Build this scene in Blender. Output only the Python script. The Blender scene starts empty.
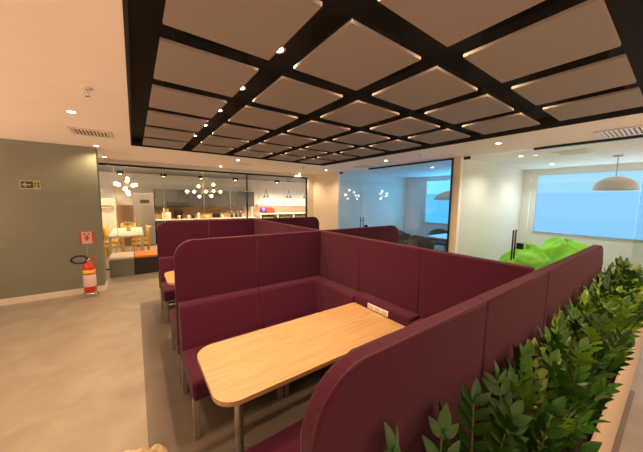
import bpy, bmesh, math, random
from mathutils import Vector, Matrix, noise
C = bpy.context.scene
COL = C.collection
PI = math.pi
random.seed(11)

# ------------------------------------------------------------------ materials
def new_mat(name):
    m = bpy.data.materials.new(name); m.use_nodes = True
    nt = m.node_tree; nt.nodes.clear()
    out = nt.nodes.new('ShaderNodeOutputMaterial')
    return m, nt, out

def pbr(name, col, rough=.6, metal=0., noise=0., nscale=20., bump=0., bscale=200., spec=.5, coat=0., sheen=0.):
    m, nt, out = new_mat(name)
    b = nt.nodes.new('ShaderNodeBsdfPrincipled')
    b.inputs['Roughness'].default_value = rough
    b.inputs['Metallic'].default_value = metal
    b.inputs['Specular IOR Level'].default_value = spec
    b.inputs['Coat Weight'].default_value = coat
    b.inputs['Sheen Weight'].default_value = sheen
    b.inputs['Base Color'].default_value = (*col, 1)
    tc = nt.nodes.new('ShaderNodeTexCoord')
    if noise > 0:
        n = nt.nodes.new('ShaderNodeTexNoise'); n.inputs['Scale'].default_value = nscale
        n.inputs['Detail'].default_value = 5
        nt.links.new(tc.outputs['Object'], n.inputs['Vector'])
        r = nt.nodes.new('ShaderNodeValToRGB')
        a = [max(0, c * (1 - noise)) for c in col]; z = [min(1, c * (1 + noise)) for c in col]
        r.color_ramp.elements[0].color = (*a, 1); r.color_ramp.elements[1].color = (*z, 1)
        r.color_ramp.elements[0].position = .3; r.color_ramp.elements[1].position = .7
        nt.links.new(n.outputs['Fac'], r.inputs['Fac']); nt.links.new(r.outputs['Color'], b.inputs['Base Color'])
    if bump > 0:
        n2 = nt.nodes.new('ShaderNodeTexNoise'); n2.inputs['Scale'].default_value = bscale
        nt.links.new(tc.outputs['Object'], n2.inputs['Vector'])
        bp = nt.nodes.new('ShaderNodeBump'); bp.inputs['Strength'].default_value = bump
        bp.inputs['Distance'].default_value = .004
        nt.links.new(n2.outputs['Fac'], bp.inputs['Height']); nt.links.new(bp.outputs['Normal'], b.inputs['Normal'])
    nt.links.new(b.outputs['BSDF'], out.inputs['Surface'])
    return m

def glow(name, col, strength):
    m, nt, out = new_mat(name)
    e = nt.nodes.new('ShaderNodeEmission')
    e.inputs['Color'].default_value = (*col, 1); e.inputs['Strength'].default_value = strength
    nt.links.new(e.outputs['Emission'], out.inputs['Surface'])
    return m

def glass(name, tint, ior=1.5, haze=0.):
    m, nt, out = new_mat(name)
    g = nt.nodes.new('ShaderNodeNewGeometry')
    mx = nt.nodes.new('ShaderNodeMix'); mx.data_type = 'FLOAT'
    mx.inputs['A'].default_value = ior; mx.inputs['B'].default_value = 1 / ior
    nt.links.new(g.outputs['Backfacing'], mx.inputs['Factor'])
    f = nt.nodes.new('ShaderNodeFresnel'); nt.links.new(mx.outputs['Result'], f.inputs['IOR'])
    t = nt.nodes.new('ShaderNodeBsdfTransparent'); t.inputs['Color'].default_value = (*tint, 1)
    gl = nt.nodes.new('ShaderNodeBsdfGlossy'); gl.inputs['Roughness'].default_value = .0
    gl.inputs['Color'].default_value = (.95, .97, 1, 1)
    s = nt.nodes.new('ShaderNodeMixShader')
    nt.links.new(f.outputs['Fac'], s.inputs['Fac'])
    base = t.outputs['BSDF']
    if haze > 0:
        d = nt.nodes.new('ShaderNodeBsdfDiffuse'); d.inputs['Color'].default_value = (.85, .9, .9, 1)
        h = nt.nodes.new('ShaderNodeMixShader'); h.inputs['Fac'].default_value = haze
        nt.links.new(base, h.inputs[1]); nt.links.new(d.outputs['BSDF'], h.inputs[2]); base = h.outputs['Shader']
    nt.links.new(base, s.inputs[1]); nt.links.new(gl.outputs['BSDF'], s.inputs[2])
    nt.links.new(s.outputs['Shader'], out.inputs['Surface'])
    return m

def wood(name, a, b, scale=(1.2, 22, 22), rough=.42):
    m, nt, out = new_mat(name)
    bs = nt.nodes.new('ShaderNodeBsdfPrincipled'); bs.inputs['Roughness'].default_value = rough
    tc = nt.nodes.new('ShaderNodeTexCoord'); mp = nt.nodes.new('ShaderNodeMapping')
    mp.inputs['Scale'].default_value = scale
    n = nt.nodes.new('ShaderNodeTexNoise'); n.inputs['Scale'].default_value = 2.2; n.inputs['Detail'].default_value = 6
    n.inputs['Roughness'].default_value = .62; n.inputs['Distortion'].default_value = .5
    r = nt.nodes.new('ShaderNodeValToRGB')
    r.color_ramp.elements[0].color = (*a, 1); r.color_ramp.elements[1].color = (*b, 1)
    r.color_ramp.elements[0].position = .32; r.color_ramp.elements[1].position = .66
    nt.links.new(tc.outputs['Object'], mp.inputs['Vector']); nt.links.new(mp.outputs['Vector'], n.inputs['Vector'])
    nt.links.new(n.outputs['Fac'], r.inputs['Fac']); nt.links.new(r.outputs['Color'], bs.inputs['Base Color'])
    nt.links.new(bs.outputs['BSDF'], out.inputs['Surface'])
    return m

def floor_mat():
    m, nt, out = new_mat('vinyl_floor')
    bs = nt.nodes.new('ShaderNodeBsdfPrincipled')
    bs.inputs['Roughness'].default_value = .42; bs.inputs['Specular IOR Level'].default_value = .4
    tc = nt.nodes.new('ShaderNodeTexCoord'); sp = nt.nodes.new('ShaderNodeSeparateXYZ')
    nt.links.new(tc.outputs['Object'], sp.inputs['Vector'])
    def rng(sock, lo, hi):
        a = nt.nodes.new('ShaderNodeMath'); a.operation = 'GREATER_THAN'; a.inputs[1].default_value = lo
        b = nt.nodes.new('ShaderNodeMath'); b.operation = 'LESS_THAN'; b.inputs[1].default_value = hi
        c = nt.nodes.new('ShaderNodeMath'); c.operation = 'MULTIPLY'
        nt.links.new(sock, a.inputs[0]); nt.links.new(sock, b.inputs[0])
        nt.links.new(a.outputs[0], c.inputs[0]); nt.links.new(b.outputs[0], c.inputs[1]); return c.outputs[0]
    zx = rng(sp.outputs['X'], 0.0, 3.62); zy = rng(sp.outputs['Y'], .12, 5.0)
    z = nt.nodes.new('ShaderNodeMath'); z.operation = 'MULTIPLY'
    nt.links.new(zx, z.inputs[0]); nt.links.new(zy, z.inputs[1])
    def cloud(scale, c0, c1, dist=1.2):
        n = nt.nodes.new('ShaderNodeTexNoise'); n.inputs['Scale'].default_value = scale; n.inputs['Detail'].default_value = 7
        n.inputs['Distortion'].default_value = dist
        nt.links.new(tc.outputs['Object'], n.inputs['Vector'])
        r = nt.nodes.new('ShaderNodeValToRGB')
        r.color_ramp.elements[0].position = .35; r.color_ramp.elements[1].position = .68
        r.color_ramp.elements[0].color = (*c0, 1); r.color_ramp.elements[1].color = (*c1, 1)
        nt.links.new(n.outputs['Fac'], r.inputs['Fac']); return r.outputs['Color']
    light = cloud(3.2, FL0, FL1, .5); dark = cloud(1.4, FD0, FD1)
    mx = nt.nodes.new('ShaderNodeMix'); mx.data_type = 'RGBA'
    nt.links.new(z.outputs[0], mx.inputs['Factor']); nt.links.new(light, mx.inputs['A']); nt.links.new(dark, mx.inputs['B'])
    nt.links.new(mx.outputs['Result'], bs.inputs['Base Color'])
    nt.links.new(bs.outputs['BSDF'], out.inputs['Surface'])
    return m
FL0, FL1 = (.275, .24, .195), (.335, .30, .25)
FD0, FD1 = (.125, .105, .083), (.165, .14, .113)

M = {
    'floor': floor_mat(),
    'plaster': pbr('ceiling_plaster', (.88, .81, .74), .9, noise=.02, nscale=3),
    'cream': pbr('cream_wall_paint', (.80, .74, .62), .85, noise=.02, nscale=3),
    'white': pbr('white_wall_paint', (.82, .82, .80), .8, noise=.02, nscale=3),
    'green': pbr('grey_green_wall_paint', (.215, .235, .175), .75, noise=.05, nscale=2),
    'kitchen_ceiling': pbr('blue_grey_ceiling_paint', (.20, .225, .26), .8),
    'skirting': pbr('white_skirting', (.75, .70, .62), .5),
    'black': pbr('black_ceiling_paint', (.012, .011, .010), .8),
    'tile': pbr('beige_acoustic_felt', (.285, .25, .22), .95, noise=.05, nscale=60, bump=.2, bscale=300),
    'fabric': pbr('burgundy_wool', (.064, .0064, .0265), .9, noise=.10, nscale=90, bump=.35, bscale=700, sheen=.08, spec=.2),
    'piping': pbr('dark_burgundy_piping', (.06, .012, .024), .8, bump=.2, bscale=500),
    'steel': pbr('satin_grey_metal', (.36, .34, .31), .38, metal=.7),
    'black_metal': pbr('black_metal', (.015, .015, .016), .4, metal=.3),
    'oak': wood('pale_oak_veneer', (.37, .225, .095), (.50, .325, .16)),
    'oak_edge': wood('oak_edge_band', (.30, .17, .07), (.38, .22, .095)),
    'plastic': pbr('white_plastic', (.78, .76, .72), .35),
    'socket_dark': pbr('dark_socket_hole', (.05, .05, .05), .5),
    'glass': glass('clear_glass', (.965, .985, .98)),
    'room_glass': glass('meeting_room_glass', (.93, .97, .975), haze=.022),
    'lamp': glow('lit_downlight_lens', (1, .80, .58), 22),
    'globe': glow('lit_globe', (1, .76, .42), 20),
    'bulb': glow('lit_bulb', (1, .78, .46), 16),
    'brass': pbr('brass', (.62, .42, .15), .3, metal=.9),
    'chrome': pbr('chrome', (.65, .65, .66), .2, metal=1),
    'fridge': pbr('brushed_steel', (.45, .45, .45), .3, metal=.75, noise=.04, nscale=8),
    'cab_grey': pbr('slate_grey_laminate', (.042, .049, .046), .6, noise=.03),
    'cab_white': pbr('white_laminate', (.75, .72, .66), .4),
    'counter': pbr('white_stone', (.8, .77, .72), .25, noise=.03, nscale=15),
    'panel_wood': wood('light_wood_panelling', (.40, .27, .155), (.50, .35, .21), (.8, 10, 10), .5),
    'panel_dark': wood('brown_wood_panel', (.22, .13, .055), (.30, .18, .08), (10, 10, .8), .5),
    'yellow': pbr('yellow_lacquer', (.86, .50, .02), .4),
    'orange': pbr('orange_vinyl', (.75, .22, .02), .55, bump=.1),
    'offwhite': pbr('off_white_vinyl', (.66, .61, .5), .55, bump=.1),
    'pouf_green': pbr('olive_grey_laminate', (.19, .19, .135), .55),
    'pouf_black': pbr('black_laminate', (.022, .021, .026), .5),
    'red': pbr('red_enamel', (.62, .03, .012), .3, coat=.4),
    'red_bag': pbr('red_paper', (.75, .05, .025), .6),
    'label_white': pbr('label_paper', (.62, .47, .41), .6),
    'label_yellow': pbr('yellow_label', (.75, .5, .05), .6),
    'rubber': pbr('black_rubber', (.02, .02, .02), .5),
    'sign_dark': pbr('sign_dark_green', (.045, .055, .022), .5),
    'sign_rim': pbr('photoluminescent_cream', (.42, .40, .24), .6),
    'sign_lime': pbr('photoluminescent_lime', (.40, .42, .09), .6),
    'lime': pbr('lime_fabric', (.22, .62, .012), .6, noise=.15, nscale=4, bump=.4, bscale=14),
    'charcoal': pbr('charcoal_upholstery', (.035, .037, .042), .6),
    'lampshade': pbr('matte_white_shade', (.62, .60, .55), .7),
    'blind': glow('sunlit_blue_blind', (.25, .60, .96), 1.12),
    'blind_top': glow('sunlit_pale_blind', (.36, .76, 1.0), 1.0),
    'blind_room': glow('sunlit_cyan_blind', (.07, .47, .98), 1.3),
    'blind_room_top': glow('sunlit_pale_cyan_blind', (.15, .64, 1.0), 1.5),
    'alu': pbr('white_aluminium', (.6, .62, .65), .4, metal=.2),
    'slot': pbr('vent_shadow_slot', (.05, .045, .04), .8),
    'vent': pbr('cream_vent_metal', (.72, .66, .56), .5),
    'leaf': pbr('dark_green_leaf', (.024, .092, .015), .33, noise=.25, nscale=9, spec=.42),
    'leaf_mid': pbr('mid_green_leaf', (.055, .175, .02), .3, noise=.2, nscale=9, spec=.45),
    'leaf_new': pbr('fresh_green_leaf', (.19, .37, .03), .25, noise=.2, nscale=9, spec=.6),
    'stem': pbr('pale_green_stem', (.11, .17, .04), .45),
    'soil': pbr('dark_soil', (.03, .02, .014), .95, noise=.4, nscale=30, bump=.8, bscale=40),
    'planter': pbr('cream_planter_laminate', (.72, .60, .44), .5),
    'kraft': pbr('kraft_paper', (.80, .68, .46), .85, noise=.08, nscale=8),
    'purple': pbr('purple_foil', (.11, .06, .42), .4),
    'bin_green': pbr('sage_green_bin', (.33, .38, .14), .6),
    'flower_red': pbr('red_petals', (.6, .05, .05), .6),
    'bottle_white': pbr('frosted_bottle', (.66, .58, .48), .3),
    'appliance': pbr('black_appliance', (.02, .018, .017), .3),
    'stripe': None,
}
def stripe_mat():
    m, nt, out = new_mat('striped_cloth')
    b = nt.nodes.new('ShaderNodeBsdfPrincipled'); b.inputs['Roughness'].default_value = .9
    tc = nt.nodes.new('ShaderNodeTexCoord'); w = nt.nodes.new('ShaderNodeTexWave')
    w.bands_direction = 'Z'; w.inputs['Scale'].default_value = 5; w.inputs['Distortion'].default_value = .6
    r = nt.nodes.new('ShaderNodeValToRGB'); r.color_ramp.interpolation = 'CONSTANT'
    r.color_ramp.elements[0].color = (.10, .055, .06, 1); r.color_ramp.elements[1].color = (.62, .52, .44, 1)
    r.color_ramp.elements[1].position = .45
    nt.links.new(tc.outputs['Object'], w.inputs['Vector']); nt.links.new(w.outputs['Fac'], r.inputs['Fac'])
    nt.links.new(r.outputs['Color'], b.inputs['Base Color']); nt.links.new(b.outputs['BSDF'], out.inputs['Surface'])
    return m
M['stripe'] = stripe_mat()

# ------------------------------------------------------------------ mesh helpers
class MB:
    def __init__(self): self.bm = bmesh.new(); self.mi = 0
    def box(self, x0, x1, y0, y1, z0, z1, bev=0., seg=2):
        r = bmesh.ops.create_cube(self.bm, size=1.0)
        vs = r['verts']
        for v in vs:
            v.co = Vector(((x0 + x1) / 2 + v.co.x * (x1 - x0), (y0 + y1) / 2 + v.co.y * (y1 - y0), (z0 + z1) / 2 + v.co.z * (z1 - z0)))
        fs = {f for v in vs for f in v.link_faces}
        for f in fs: f.material_index = self.mi
        if bev > 0:
            es = list({e for v in vs for e in v.link_edges})
            g = bmesh.ops.bevel(self.bm, geom=es, offset=bev, segments=seg, affect='EDGES', profile=.5)
            for f in g['faces']: f.material_index = self.mi; f.smooth = True
        return self
    def tube(self, pts, r, n=10, cap=True, radii=None):
        pts = [Vector(p) for p in pts]; rings = []
        up = Vector((0, 0, 1)); prev = None
        for i, p in enumerate(pts):
            t = (pts[min(i + 1, len(pts) - 1)] - pts[max(i - 1, 0)]).normalized()
            if prev is None:
                a = t.cross(up)
                if a.length < 1e-3: a = t.cross(Vector((1, 0, 0)))
                a.normalize()
            else:
                a = prev - t * prev.dot(t)
                if a.length < 1e-4: a = t.cross(up)
                a.normalize()
            prev = a; b = t.cross(a)
            rr = radii[i] if radii else r
            rings.append([self.bm.verts.new(p + (a * math.cos(2 * PI * k / n) + b * math.sin(2 * PI * k / n)) * rr) for k in range(n)])
        for i in range(len(rings) - 1):
            for k in range(n):
                f = self.bm.faces.new((rings[i][k], rings[i][(k + 1) % n], rings[i + 1][(k + 1) % n], rings[i + 1][k]))
                f.smooth = True; f.material_index = self.mi
        if cap:
            for rg in (rings[0][::-1], rings[-1]):
                f = self.bm.faces.new(rg); f.material_index = self.mi
        return self
    def lathe(self, prof, cx=0, cy=0, n=24, cz=0):
        rings = []
        for r, z in prof:
            if r < 1e-5: rings.append([self.bm.verts.new((cx, cy, cz + z))])
            else: rings.append([self.bm.verts.new((cx + r * math.cos(2 * PI * k / n), cy + r * math.sin(2 * PI * k / n), cz + z)) for k in range(n)])
        for a, b in zip(rings, rings[1:]):
            for k in range(n):
                k2 = (k + 1) % n
                if len(a) == 1 and len(b) == 1: continue
                if len(a) == 1: vs = (a[0], b[k2], b[k])
                elif len(b) == 1: vs = (a[k], a[k2], b[0])
                else: vs = (a[k], a[k2], b[k2], b[k])
                f = self.bm.faces.new(vs); f.smooth = True; f.material_index = self.mi
        return self
    def sphere(self, c, r, u=16, v=10, sc=(1, 1, 1)):
        g = bmesh.ops.create_uvsphere(self.bm, u_segments=u, v_segments=v, radius=r)
        for q in g['verts']: q.co = Vector((q.co.x * sc[0] + c[0], q.co.y * sc[1] + c[1], q.co.z * sc[2] + c[2]))
        for f in {f for q in g['verts'] for f in q.link_faces}: f.smooth = True; f.material_index = self.mi
        return self
    def prism(self, poly, axis, a, b, bev=0., seg=3):
        """extrude a 2-D outline along axis ('x','y','z') from a to b"""
        def P(u, v, w):
            return {'x': (w, u, v), 'y': (u, w, v), 'z': (u, v, w)}[axis]
        v0 = [self.bm.verts.new(P(u, v, a)) for u, v in poly]
        v1 = [self.bm.verts.new(P(u, v, b)) for u, v in poly]
        n = len(poly); fs = [self.bm.faces.new(v0[::-1]), self.bm.faces.new(v1)]
        caps = list(fs)
        for k in range(n): fs.append(self.bm.faces.new((v0[k], v0[(k + 1) % n], v1[(k + 1) % n], v1[k])))
        for f in fs: f.material_index = self.mi
        if bev > 0:
            es = list({e for f in caps for e in f.edges})
            g = bmesh.ops.bevel(self.bm, geom=es, offset=bev, segments=seg, affect='EDGES', profile=.5)
            for f in g['faces']: f.smooth = True; f.material_index = self.mi
        return self
    def build(self, name, mats, parent=None, loc=(0, 0, 0)):
        if not isinstance(mats, (list, tuple)): mats = [mats]
        bmesh.ops.recalc_face_normals(self.bm, faces=self.bm.faces)
        me = bpy.data.meshes.new(name); self.bm.to_mesh(me); self.bm.free()
        for m in mats: me.materials.append(M[m] if isinstance(m, str) else m)
        o = bpy.data.objects.new(name, me); COL.objects.link(o)
        if parent is not None:
            o.parent = parent
            # shapes are written in world space; parents are plain translated/rotated empties
            o.matrix_parent_inverse = Matrix.Identity(4)
        o.location = loc
        return o

def tag(o, label, cat, group=None, kind=None):
    o['label'] = label; o['category'] = cat
    if group: o['group'] = group
    if kind: o['kind'] = kind
    return o
def thing(name, label, cat, loc=(0, 0, 0), rz=0., group=None):
    o = bpy.data.objects.new(name, None); COL.objects.link(o)
    o.empty_display_size = .1; o.location = loc; o.rotation_euler = (0, 0, rz)
    return tag(o, label, cat, group)
def struct(o, label=None):
    o['kind'] = 'structure'
    if label: o['label'] = label
    return o
def children(o): return [c for c in bpy.data.objects if c.parent == o]
def copy_tree(o, parent=None):
    c = o.copy(); COL.objects.link(c)
    if parent is not None: c.parent = parent
    for ch in children(o): copy_tree(ch, c)
    return c
def again(o, loc, label, rz=None, group=None):
    c = copy_tree(o); c.location = loc; c['label'] = label
    if rz is not None: c.rotation_euler = (0, 0, rz)
    if group: c['group'] = group
    return c
def rrect(x0, x1, z0, z1, r, n=7, which=(0, 0, 1, 1)):
    """rounded rectangle outline; which = (lower-left, lower-right, upper-right, upper-left)"""
    p = []
    for (cx, cz, a0, on) in ((x0, z0, PI, which[0]), (x1, z0, 1.5 * PI, which[1]), (x1, z1, 0, which[2]), (x0, z1, .5 * PI, which[3])):
        if not on: p.append((cx, cz)); continue
        ccx = cx + r if cx == x0 else cx - r; ccz = cz + r if cz == z0 else cz - r
        for k in range(n + 1):
            a = a0 + k / n * PI / 2; p.append((ccx + r * math.cos(a), ccz + r * math.sin(a)))
    return p
ORD = ['first', 'second', 'third', 'fourth', 'fifth', 'sixth', 'seventh', 'eighth', 'ninth', 'tenth', 'eleventh', 'twelfth', 'thirteenth', 'fourteenth', 'fifteenth', 'sixteenth']

# ------------------------------------------------------------------ camera
yaw, pitch, roll = (math.radians(a) for a in (35.6869, 5.7647, .7449))
fw = Vector((math.sin(yaw) * math.cos(pitch), math.cos(yaw) * math.cos(pitch), -math.sin(pitch)))
rt = Vector((math.cos(yaw), -math.sin(yaw), 0)); up = rt.cross(fw)
r2 = rt * math.cos(roll) + up * math.sin(roll); u2 = up * math.cos(roll) - rt * math.sin(roll)
cd = bpy.data.cameras.new('camera'); cam = bpy.data.objects.new('camera', cd); COL.objects.link(cam)
mw = Matrix((r2, u2, -fw)).transposed().to_4x4(); mw.translation = (0, 0, 1.7)
cam.matrix_world = mw
cd.sensor_width = 36; cd.lens = 260.587 / 643 * 36; cd.clip_start = .02; cd.clip_end = 60
C.camera = cam
vs = C.view_settings; vs.view_transform = 'Standard'; vs.look = 'None'; vs.gamma = 1; vs.use_curve_mapping = False
EXPO = .12
vs.exposure = EXPO
w = bpy.data.worlds.new('world'); C.world = w; w.use_nodes = True
bg = w.node_tree.nodes['Background']; bg.inputs['Strength'].default_value = 1.0
_nt = w.node_tree; _tc = _nt.nodes.new('ShaderNodeTexCoord'); _sp = _nt.nodes.new('ShaderNodeSeparateXYZ')
_mr = _nt.nodes.new('ShaderNodeMapRange'); _cr = _nt.nodes.new('ShaderNodeValToRGB')
_mr.inputs['From Min'].default_value = -.40; _mr.inputs['From Max'].default_value = -.04
_nt.links.new(_tc.outputs['Generated'], _sp.inputs[0]); _nt.links.new(_sp.outputs['Z'], _mr.inputs['Value'])
_nt.links.new(_mr.outputs['Result'], _cr.inputs['Fac'])
_cr.color_ramp.elements[0].color = (3.3, 1.95, 1.15, 1)      # warm fill from below, added to brighten the plaster ceiling
_cr.color_ramp.elements[1].color = (.45, .33, .28, 1)      # dimmer added fill near and above the horizon
_nt.links.new(_cr.outputs['Color'], bg.inputs['Color'])

# ------------------------------------------------------------------ the shell
CZ = 2.55                                    # plaster ceiling
RX0, RX1, RY0, RY1 = 0.0, 3.93, .08, 5.43    # black recess
FX = 8.5                                     # window facade
PXX = 5.15                                   # glass front of the meeting rooms
KY, KB = 7.75, 11.55                         # kitchen glass and kitchen back wall

struct(MB().box(-2.75, 8.7, -2.3, 11.7, -.1, 0).build('floor', 'floor'))
m = MB()
m.box(-4.2, RX0, -3.2, KY, CZ, CZ + .2); m.box(RX1, 8.7, -3.2, KY, CZ, CZ + .2)
m.box(RX0, RX1, -3.2, RY0, CZ, CZ + .2); m.box(RX0, RX1, RY1, KY, CZ, CZ + .2)
struct(m.build('ceiling', 'plaster'))
m = MB(); t = .02
DZ = 2.67
m.box(RX0, RX1, RY0, RY1, DZ, DZ + .03)
m.box(RX0, RX0 + t, RY0, RY1, CZ, DZ); m.box(RX1 - t, RX1, RY0, RY1, CZ, DZ)
m.box(RX0 + t, RX1 - t, RY0, RY0 + t, CZ, DZ); m.box(RX0 + t, RX1 - t, RY1 - t, RY1, CZ, DZ)
struct(m.build('trim_1', 'black'))
struct(MB().box(-4.2, 8.7, KY, 11.7, CZ, CZ + .2).build('ceiling.001', 'kitchen_ceiling'))
# green wall block
struct(MB().box(-4.2, -.5, 6.05, 6.36, 0, CZ).build('wall_left', 'green'))
struct(MB().box(-4.2, -.488, 6.038, 6.05, 0, .10).box(-.5, -.488, 6.05, 6.36, 0, .10).build('baseboard_left', 'skirting'))
# cream corner between kitchen and meeting rooms
m = MB().box(PXX, 8.6, 6.3, KY - .02, 0, CZ).box(4.92, PXX, KY - .06, KY + .06, 0, CZ)
struct(m.build('wall_corner', 'cream'))
# plaster strip over the kitchen glass
struct(MB().box(-4.2, 4.92, KY - .06, KY + .06, 2.46, CZ).build('trim_2', 'cream'))
# wall between the meeting rooms + cream post
struct(MB().box(PXX, FX, 2.60, 2.74, 0, CZ).build('wall_middle', 'cream'))
# facade with two window openings, and kitchen walls
W1 = (2.9, 5.45, .93, 2.40); W2 = (-1.6, 2.30, .93, 2.40)
m = MB()
for a, b in ((W1[1], 11.7), (W2[1], W1[0]), (-3.2, W2[0])): m.box(FX, FX + .2, a, b, 0, CZ)
for wv in (W1, W2):
    m.box(FX, FX + .2, wv[0], wv[1], 0, wv[2]); m.box(FX, FX + .2, wv[0], wv[1], wv[3], CZ)
struct(m.build('wall_right', 'white'))
struct(MB().box(-4.2, FX, KB, KB + .15, 0, CZ).build('wall_back', 'white'))
struct(MB().box(-4.35, -4.2, 6.36, 11.7, 0, CZ).build('wall_far_left', 'cream'))
struct(MB().box(-4.2, 1.4, -3.35, -3.2, 0, CZ).build('light_block_wall', 'cream'))  # unseen wall, added to block fill light from behind; right part left open
struct(MB().box(FX - .012, FX, -3.2, 2.6, 0, .08).box(FX - .012, FX, 2.74, 6.3, 0, .08).build('baseboard_right', 'skirting'))

# windows with blinds
def window(n, wv, low, top, split, mull):
    y0, y1, z0, z1 = wv
    f = MB(); t = .05
    f.box(FX + .06, FX + .12, y0, y1, z0, z0 + t).box(FX + .06, FX + .12, y0, y1, z1 - t, z1)
    f.box(FX + .06, FX + .12, y0, y0 + t, z0 + t, z1 - t).box(FX + .06, FX + .12, y1 - t, y1, z0 + t, z1 - t)
    for y in mull: f.box(FX + .06, FX + .12, y - .025, y + .025, z0 + t, z1 - t)
    o = struct(f.build('window_%d' % n, 'alu'))
    MB().box(FX + .085, FX + .095, y0 + t, y1 - t, z0 + t, z1 - t).build('pane', 'glass', o)
    ys = [y0 + .01] + list(mull) + [y1 - .01]
    for a, b in zip(ys, ys[1:]):
        MB().box(FX + .02, FX + .026, a + .004, b - .004, z0 + .01, split - .0005).build('blind', low, o)
        MB().box(FX + .02, FX + .026, a + .004, b - .004, split + .0005, z1 - .01).build('upper_blind', top, o)
        MB().tube([(FX + .023, a + .004, z0 + .012), (FX + .023, b - .004, z0 + .012)], .011, 8).build('bottom_rail', 'alu', o)
    MB().box(FX - .02, FX + .06, y0 - .03, y1 + .03, z0 - .03, z0).build('sill', 'alu', o)
    return o
window(1, W1, 'blind_room', 'blind_room_top', 1.95, [4.62, 3.75])
window(2, W2, 'blind', 'blind_top', 1.94, [1.55, .78, -.1])

def daylight(wv, W, col):
    l = bpy.data.lights.new('window_daylight', 'AREA'); l.shape = 'RECTANGLE'
    l.size = wv[1] - wv[0] - .1; l.size_y = wv[3] - wv[2] - .1; l.energy = W; l.color = col
    o = bpy.data.objects.new('window_daylight', l); COL.objects.link(o)
    o.location = (FX + .015, (wv[0] + wv[1]) / 2, (wv[2] + wv[3]) / 2); o.rotation_euler = (0, PI / 2, 0)
    l.size, l.size_y = l.size_y, l.size
daylight(W1, 60, (.10, .48, 1.0))
daylight(W2, 35, (.62, .84, 1.0))
# ------------------------------------------------------------------ glass fronts
def pane_x(y0, y1, z0, z1, parent, mat, name='pane'):      # a pane in the plane X = PXX
    return MB().box(PXX - .006, PXX + .006, y0 + .002, y1 - .002, z0, z1).build(name, mat, parent)
def glass_door(n, y0, y1, ypull, ylock, label):
    d = struct(pane_x(y0, y1, .01, 2.53, None, 'room_glass', 'door_%d' % n), label)
    for s in (-1, 1):
        x = PXX + s * .055
        h = MB().tube([(x, ypull, .74), (x, ypull, 1.24)], .0125, 12)
        for z in (.84, 1.14): h.tube([(PXX + s * .006, ypull, z), (x, ypull, z)], .008, 8)
        h.build('pull_handle', 'black_metal', d)
    MB().box(PXX - .03, PXX + .03, ylock - .045, ylock + .045, .93, 1.03, .006).build('lock', 'black_metal', d)
    MB().box(PXX - .02, PXX + .02, y1 - .12, y1 - .005, 2.49, 2.545, .003).build('top_pivot', 'black_metal', d)
    MB().box(PXX - .02, PXX + .02, y1 - .12, y1 - .005, .012, .06, .003).build('bottom_pivot', 'black_metal', d)
    return d
glass_door(1, 5.02, 6.24, 5.24, 5.07, 'clear glass door of the blue-lit meeting room')
glass_door(2, 1.47, 2.55, 1.63, 1.54, 'clear glass door of the bean bag room')
def front(n, y0, y1, joints):
    f = MB(); t = .03
    f.box(PXX - .03, PXX + .03, y0, y1, CZ - .035, CZ - .001).box(PXX - .03, PXX + .03, y0, y1, 0.001, .03)
    if n == 3:
        f.box(PXX - .03, PXX + .03, y0, y0 + .025, .03, CZ - .035)
    o = struct(f.build('window_%d' % n, 'black_metal'))
    ys = [y0 + (.025 if n == 3 else 0)] + joints + [y1]
    for a, b in zip(ys, ys[1:]): pane_x(a, b, .03, CZ - .035, o, 'room_glass')
front(3, 2.74, 5.02, [])
front(4, -3.0, 1.47, [.35, -1.0])
# the kitchen front
f = MB()
ZT = 2.46
f.box(-4.0, 4.92, KY - .03, KY + .03, ZT - .045, ZT).box(-4.0, 4.92, KY - .03, KY + .03, .001, .025)
f.box(4.885, 4.92, KY - .03, KY + .03, .025, ZT - .045).box(2.765, 2.795, KY - .03, KY + .03, .025, ZT - .045)
o = struct(f.build('window_5', 'black_metal'))
ys = [-4.0, -1.4, -.35, .62, 1.57, 2.28, 2.765]
for a, b in list(zip(ys, ys[1:])) + [(2.795, 4.05), (4.05, 4.885)]:
    MB().box(a + .006, b - .006, KY - .005, KY + .005, .025, ZT - .045).build('pane', 'glass', o)
for a in ys[1:-1] + [4.05]:
    MB().box(a - .006, a + .006, KY - .006, KY + .006, .025, ZT - .045).build('joint', 'alu', o)

# ------------------------------------------------------------------ ceiling panels
tx = [(.158 + .7375 * i, .158 + .7375 * i + .563) for i in range(5)]
ty = [(.285 + .7325 * j, .285 + .7325 * j + .568) for j in range(7)]
proto = None
for j in range(7):
    for i in range(5):
        x0, x1 = tx[i]; y0, y1 = ty[j]
        lab = 'beige square ceiling panel, %s row from the far end of the black recess, %s from its left edge' % (ORD[6 - j], ORD[i])
        if proto is None:
            a, b = (x1 - x0) / 2, (y1 - y0) / 2
            proto = thing('ceiling_panel', lab, 'ceiling panel', ((x0 + x1) / 2, (y0 + y1) / 2, CZ + .002), 0, 'suspended square panels in the black ceiling recess')
            MB().box(-a, a, -b, b, 0, .020, .002, 1).build('felt_board', 'tile', proto)
            MB().box(-a + .08, a - .08, -b + .08, b - .08, .020, DZ - CZ - .002).build('hanger_frame', 'black', proto)
        else:
            again(proto, ((x0 + x1) / 2, (y0 + y1) / 2, CZ + .002), lab)

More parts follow.
